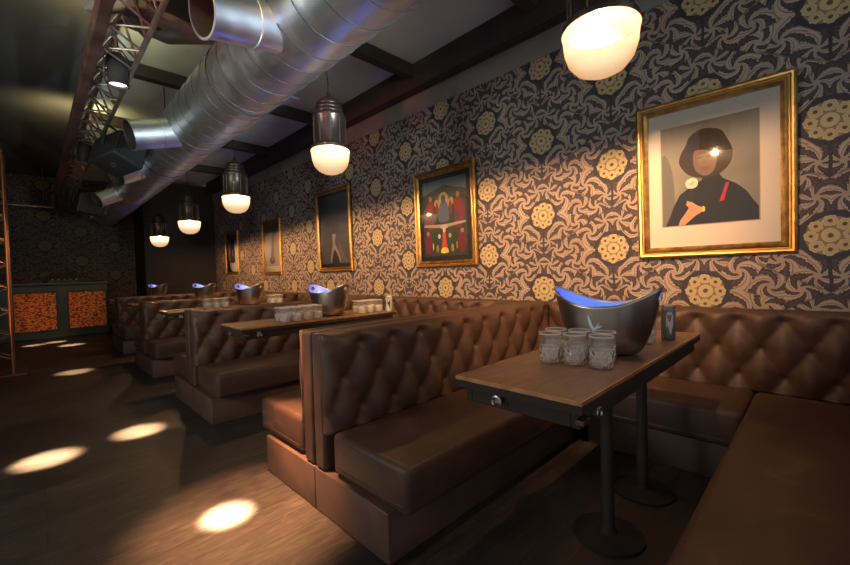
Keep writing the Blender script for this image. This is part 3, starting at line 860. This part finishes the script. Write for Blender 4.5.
# picture heights and widths come from the photo; long sides measured on the wall plane
picture('largest gold framed picture, cream mat, figure in black holding a pale rose', .522, 1.197, 0.83, 1.04, .074, (.155, .170, .175, .215), (.20, .19, .17), s1, tilt=.035, turn=.035,
        bgm=grad('portrait_ground', (.15, .145, .125), (.24, .225, .19)))
RED, GRN, YEL, TEAL = (.20, .035, .03), (.03, .07, .035), (.34, .24, .05), (.08, .12, .15)
s2 = [((.13, .15, .17), [(0, .82), (.2, .86), (.5, .93), (.8, .86), (1, .82), (1, 1), (0, 1)], False)]
for sx in (1, -1):
    f = lambda x: .5 + sx * x
    s2 += [(RED, [(f(.40), .38), (f(.24), .38), (f(.22), .62), (f(.27), .74), (f(.34), .76), (f(.40), .64)], True),
           ((.30, .16, .10), ell(f(.31), .77, .035, .035), True), ((.10, .05, .12), ell(f(.30), .50, .04, .07), True),
           (GRN, ell(f(.20), .56, .05, .10), True), ((.35, .22, .09), ell(f(.17), .70, .05, .05), True),
           ((.15, .04, .07), ell(f(.42), .55, .04, .12), True), (RED, ell(f(.15), .62, .035, .09), True),
           (GRN, ell(f(.24), .20, .10, .12), True), ((.17, .03, .045), ell(f(.38), .17, .09, .14), True), ((.35, .20, .12), ell(f(.39), .31, .035, .03), True),
           (YEL, ell(f(.17), .10, .03, .05), True), (YEL, ell(f(.27), .13, .016, .05), True), ((.45, .35, .25), ell(f(.12), .26, .03, .03), True)]
s2 += [((.24, .19, .10), ell(.5, .70, .13, .13), True), ((.05, .07, .12), [(.40, .45), (.60, .45), (.62, .58), (.56, .70), (.44, .70), (.38, .58)], True), ((.06, .04, .035), ell(.5, .74, .05, .055), True),
       ((.22, .19, .16), [(.02, .40), (.25, .385), (.5, .36), (.75, .385), (.98, .40), (.98, .43), (.5, .41), (.02, .43)], False), ((.28, .25, .22), ell(.5, .38, .09, .03), True),
       ((.32, .04, .03), [(.44, .08), (.56, .08), (.54, .22), (.53, .31), (.47, .31), (.46, .22)], True), ((.5, .34, .06), [(.42, .04), (.58, .04), (.56, .10), (.44, .10)], True), ((.5, .3, .18), ell(.5, .335, .03, .03), True)]
picture('colourful crowded picture in a gold frame, second from the right', 2.82, 1.195, .866, 1.045, .070, (.125, .125, .12, .12), (.055, .06, .06), s2, mat_m='mat_dark', tilt=.015,
        bgm=grad('icon_ground', (.03, .045, .05), (.08, .075, .05), 8))
s3 = [((.07, .07, .10), [(0, .36), (1, .42), (1, 1), (0, 1)], False), ((.26, .23, .21), [(.36, .02), (.70, .02), (.62, .18), (.52, .30), (.56, .42), (.44, .42), (.44, .28), (.38, .16)], True),
      ((.03, .03, .035), [(.40, .0), (.66, .0), (.60, .12), (.50, .20), (.43, .12)], True), ((.07, .06, .06), ell(.5, .50, .08, .07), True), ((.13, .11, .10), [(.62, .2), (.75, .05), (.9, .0), (.98, .0), (.8, .14), (.68, .3)], True)]
picture('tall dark picture with a grey figure low down', 4.967, 1.19, .905, 1.19, .066, (.085, .085, .085, .12), (.085, .08, .095), s3, mat_m='mat_dark', tilt=.02)
s4 = [((.26, .23, .27), [(.40, .10), (.62, .12), (.66, .5), (.78, .9), (.62, .86), (.46, .5)], True), ((.16, .12, .13), ell(.5, .13, .20, .09), True), ((.33, .22, .20), ell(.55, .20, .08, .09), True)]
picture('small pale lilac picture in a gold frame with a faint sketched figure', 7.08, 1.175, .785, 1.0, .058, (.115, .115, .10, .17), (.42, .38, .42), s4)
s5 = [((.30, .28, .27), [(.40, .28), (.58, .28), (.60, .42), (.52, .60), (.44, .45)], True)]
picture('farthest small picture, cream mat around a narrow dark print', 9.1, 1.22, .765, .92, .055, (.24, .24, .16, .25), (.02, .02, .025), s5)

# ------------------------------------------------------------------ truss, spotlights, speakers
def truss():
    t = thing('ceiling_truss', 'rusty brown lighting truss hanging under the dark ceiling at upper left', 'truss', (.36, 0, 2.72))
    MB().box(-.04, .025, .3, 10.9, -.02, .09).build('main_rail', M['rust'], t, bevel=.008)
    m = MB(); m.tube([(.23, .3, .0), (.23, 10.9, .0)], .017, 10); m.build('chord', M['truss'], t, smooth=True)
    m = MB(); m.tube([(.12, .3, .22), (.12, 10.9, .22)], .017, 10); m.build('chord', M['truss'], t, smooth=True)
    m = MB()
    y = .4; k = 0
    while y < 10.6:
        a, b = (y, y + .34)
        m.tube([(.03, a, .02), (.23, (a + b) / 2, 0), (.03, b, .02)], .008, 6)
        m.tube([(.23, a, 0), (.12, (a + b) / 2, .22), (.23, b, 0)], .008, 6)
        m.tube([(.0, a, .06), (.12, (a + b) / 2, .22), (.0, b, .06)], .008, 6)
        y += .34
    m.build('lacing', M['truss'], t)
    m = MB()
    for y in (1.0, 4.5, 8.0): m.tube([(.12, y, .22), (.12, y, .66)], .006, 6)
    m.build('hanger_rod', M['black_metal'], t)
truss()
def spotlight(label, loc, aim, on=True):
    t = thing('stage_spotlight', label, 'spotlight', loc, 0, 'black stage spotlights on the truss')
    d = Vector(aim) - Vector(loc); q = d.to_track_quat('-Z', 'Y').to_matrix().to_4x4()
    m = MB(); m.lathe([(0, .16), (.03, .16), (.055, .13), (.062, .06), (.062, -.055), (.068, -.06), (.068, -.075), (.060, -.075), (.058, -.05), (0, -.05)], 28); m.xf(q)
    m.build('can_body', M['black_metal'], t, smooth=True)
    m = MB(); m.lathe([(0, -.052), (.056, -.054), (.056, -.058), (0, -.066)], 28); m.xf(q); m.build('lens', M['lens'], t, smooth=True)
    m = MB(); m.tube([(-.078, 0, 0), (-.078, 0, .12), (-.03, 0, .19), (.03, 0, .19), (.078, 0, .12), (.078, 0, 0)], .006, 6); m.tube([(0, 0, .19), (0, 0, .26)], .012, 8)
    m.build('yoke', M['truss'], t)
    dn = d.normalized()
    return Vector(loc) + dn * .085
SP = [((.50, 2.10, 2.58), (.625, 2.04, 0), 'spotlight on the truss above the brightest pool of light on the floor', 30000, 6.2, 1.0),
      ((.50, 3.66, 2.66), (.53, 3.68, 0), 'spotlight with a bright round lens on the upper part of the truss', 11000, 8.5, 1.0),
      ((-.45, 3.40, 2.66), (.02, 3.57, 0), 'spotlight left of the truss, aimed at the floor streak', 11000, 8.5, 1.0),
      ((.48, 6.05, 2.62), (.33, 6.75, 0), 'spotlight halfway along the truss, above the black speaker', 4500, 9.5, 1.0),
      ((.50, 8.9, 2.58), (.455, 9.69, 0), 'spotlight near the far end of the truss', 4500, 9.5, 1.0),
      ((.30, 9.6, 2.58), (.25, 10.45, .0), 'farthest spotlight on the truss, aimed at the copper-panelled counter', 4500, 8.5, 1.0),
      ((-.3, 9.3, 2.58), (-.03, 10.3, 0), 'spotlight at far left, aimed at the floor before the counter', 4000, 8.5, 1.0)]
for loc, aim, l, e, sz, bl in SP:
    p = spotlight(l, loc, aim)
    light('SPOT', 'spot_beam', p, e, (1, .66, .36), .03, aim, sz, bl)
p = (.52, 2.12, 2.46)
light('SPOT', 'spot_beam', p, 1900, (1, .46, .20), .05, (.72, 1.95, 0), 28, 1.0)
# warm uplights washing the dark ceiling
for (y, e) in ((3.95, 16), (6.6, 26)):
    light('SPOT', 'ceiling_wash', (.43, y, 2.98), e, (1, .80, .36), .03, (.43, y + .15, 3.4), 150, .8)

def speaker(label, loc, rot, w=.5, d=.42, h=.62, cm='grille'):
    t = thing('hanging_loudspeaker', label, 'loudspeaker', loc, 0)
    t.rotation_euler = rot
    b = MB(); 
    pts = [(-w / 2, -h / 2), (w / 2, -h / 2), (w / 2 * .98, h / 2), (w * .2, h / 2 + .04), (-w * .2, h / 2 + .04), (-w / 2 * .98, h / 2)]
    b.prism(pts, -d / 2, d / 2); b.build('cabinet', M[cm], t, bevel=.02, seg=3)
    MB().box(-w / 2 + .03, w / 2 - .03, -d / 2 - .014, -d / 2 - .001, -h / 2 + .03, h / 2 - .03).build('grille', M['black'], t, bevel=.006)
    q = MB(); q.lathe([(0, 0), (.022, 0), (.026, -.006), (.03, 0)], 20, (-.02, 0, 0)); q.xf(Matrix.Translation((0, 0, -h / 2 - .0015)))
    q.build('port', M['black'], t)
    q = MB(); q.tube([(-w / 2 - .012, 0, 0), (-w / 2 - .012, 0, h / 2 + .1), (w / 2 + .012, 0, h / 2 + .1), (w / 2 + .012, 0, 0)], .012, 8)
    q.build('bracket', M['black_metal'], t)
    return t
speaker('large dark loudspeaker hanging between the truss and the round duct, at top left', (.70, 3.30, 3.08), (R(12), R(-8), R(25)), .62, .60, .30)
speaker('black loudspeaker hanging off the truss, small against the yellow-lit ceiling', (.66, 5.0, 2.42), (R(-10), R(22), R(25)), .30, .36, .28, 'black')
speaker('far black loudspeaker under the truss, close to the back wall', (.66, 8.2, 2.36), (R(5), R(10), R(15)), .36, .34, .28, 'black')

# tower and cross pipe at far left
t = thing('truss_tower', 'upright truss tower at the left edge, its front pipe lit copper orange', 'truss tower', (-.225, 7.2, 0))
MB().tube([(0, 0, .02), (0, 0, 2.82)], .016, 12).build('upright_pipe', M['copper_pipe'], t, smooth=True)
for (x, y) in ((-.3, 0), (0, .3), (-.3, .3)):
    MB().tube([(x, y, .02), (x, y, 2.82)], .021, 12).build('upright_pipe', M['truss'], t, smooth=True)
m = MB(); z = .2
while z < 2.7:
    m.tube([(0, 0, z), (-.3, 0, z + .15), (0, 0, z + .3)], .008, 6); m.tube([(0, .3, z), (-.3, .3, z + .15), (0, .3, z + .3)], .008, 6)
    m.tube([(0, 0, z), (0, .3, z + .15), (0, 0, z + .3)], .008, 6); z += .3
m.build('lacing', M['truss'], t)
MB().box(-.42, .12, -.12, .42, 0, .02).build('base_plate', M['rust'], t, bevel=.004)
o = MB().tube([(-1.2, 10.6, 2.62), (.34, 10.6, 2.62)], .02, 10).tube([(-1.0, 10.6, 2.62), (-1.0, 10.6, 3.352)], .008, 8).tube([(.2, 10.6, 2.62), (.2, 10.6, 3.352)], .008, 8).build('cross_pipe', M['truss'], smooth=True)
tag(o, 'thin horizontal steel pipe high up near the back wall, between tower and truss', 'pipe')
light('SPOT', 'tower_light', (-.8, 6.2, .3), 60, (1, .38, .10), .04, (-.25, 7.2, 1.2), 60, .8)

# ------------------------------------------------------------------ copper-panelled counter at the back
t = thing('bar_counter', 'dark green counter with two glowing copper panels at the back wall', 'counter', (-.9, 10.62, 0))
MB().box(0, 2.0, .06, .62, .06, 1.10).build('counter_body', M['green'], t, bevel=.01)
MB().box(-.03, 2.03, -.0, .66, 1.10, 1.15).build('counter_top', M['green'], t, bevel=.008)
MB().box(.04, 1.96, .10, .6, 0, .06).build('plinth', M['black'], t)
for i, x in enumerate((.62, 1.385)):
    fr = MB()
    for a in ((x - .02, x + .60, .03, .06, .195, .225), (x - .02, x + .60, .03, .06, .955, .98), (x - .02, x, .03, .06, .225, .955), (x + .58, x + .60, .03, .06, .225, .955)): fr.box(*a)
    pn = MB().box(x, x + .58, .045, .06, .225, .955).build('copper_panel', M['copper_panel'], t)
    fr.build('panel_frame', M['black'], pn)
light('SPOT', 'counter_wash', (.2, 8.6, 2.6), 60, (1, .55, .28), .05, (.3, 10.62, .55), 42, .9)
o = thing('mixing_console', 'low dark mixing console on top of the copper-panelled counter', 'console', (.45, 10.9, 1.15))
MB().prism([(-.25, 0), (.25, 0), (.25, .05), (-.25, .05)], -.15, .17).build('console_body', M['black'], o, bevel=.006)
MB().box(-.20, .20, .14, .16, .05, .20).build('screen', M['black_metal'], o, bevel=.004)
q = MB()
for i in range(5): q.lathe([(0, .018), (.010, .018), (.012, 0), (0, 0)], 12, (-.18 + i * .09, -.05, .05))
q.build('knobs', M['chrome'], o)
# small cube stools / low seats by the aisle at the far end
def stool(label, loc):
    t = thing('cube_stool', label, 'stool', loc, .2, 'low dark stools near the copper-panelled counter')
    cushion(-.2, .2, -.2, .2, .32, .44, 'seat', M['leather'], t, .025)
    for sx in (-.17, .17):
        for sy in (-.17, .17): MB().box(sx - .02, sx + .02, sy - .02, sy + .02, 0, .319).build('leg', M['black_metal'], t)
    return t
s_ = stool('low dark leather stool beside the right end of the copper-panelled counter', (1.42, 10.3, 0))

# ------------------------------------------------------------------ lights that the camera does not see: added ceiling fills, stage lights
light('AREA', 'ceiling_fill', (1.6, -1.25, 2.35), 4, (.86, 1, .86), .8, (2.0, .6, 3.38))  # unseen fill, added to brighten the ceiling
light('AREA', 'ceiling_fill', (-1.6, 2.6, 1.6), 42, (.93, 1, .84), .8, (1.2, 3.2, 3.38))  # second added fill, lifts ceiling and dark areas
light('SPOT', 'stage_light', (1.25, -.8, 1.0), 900, (.66, .84, 1), .06, (1.17, 3.2, 2.6), 26, .8)
light('SPOT', 'stage_light', (1.6, -.9, 1.3), 240, (.80, .95, .85), .12, (1.3, 8.0, 2.9), 22, .8)
light('SPOT', 'stage_light', (-1.4, .6, 1.0), 260, (1, .06, .03), .06, (1.0, 2.6, 2.55), 26, .8)
light('SPOT', 'stage_light', (-1.0, 1.0, 2.7), 150, (1, .78, .30), .1, (.95, 2.8, 2.75), 50, .8)

wld = bpy.data.worlds.new('World'); sc.world = wld; wld.use_nodes = True
bg = wld.node_tree.nodes['Background']; bg.inputs[0].default_value = (.97, .96, 1, 1); bg.inputs[1].default_value = .48

# ------------------------------------------------------------------ camera
cam = bpy.data.cameras.new('camera'); co = bpy.data.objects.new('camera', cam); COL.objects.link(co)
YAW, PITCH, ROLL, F = .7797, -.0267, .0287, 395.63
cam.sensor_fit = 'HORIZONTAL'; cam.sensor_width = 36; cam.lens = 36 * F / 850; cam.clip_start = .02
fwd = Vector((math.sin(YAW) * math.cos(PITCH), math.cos(YAW) * math.cos(PITCH), math.sin(PITCH)))
right = Vector((math.cos(YAW), -math.sin(YAW), 0)); up = right.cross(fwd)
c, s = math.cos(ROLL), math.sin(ROLL)
r2 = right * c - up * s; u2 = up * c + right * s
m3 = Matrix((r2, u2, -fwd)).transposed()
co.matrix_world = Matrix.Translation((0, 0, 1.15)) @ m3.to_4x4()
sc.camera = co
sc.view_settings.view_transform = 'Standard'; sc.view_settings.look = 'None'; sc.view_settings.gamma = 1; sc.view_settings.exposure = 0
sc.cycles.use_denoising = True
try: sc.cycles.denoiser = 'OPENIMAGEDENOISE'
except Exception: pass
sc.cycles.max_bounces = 10; sc.cycles.transparent_max_bounces = 12; sc.cycles.sample_clamp_indirect = 6
sc.cycles.caustics_refractive = False; sc.cycles.caustics_reflective = False
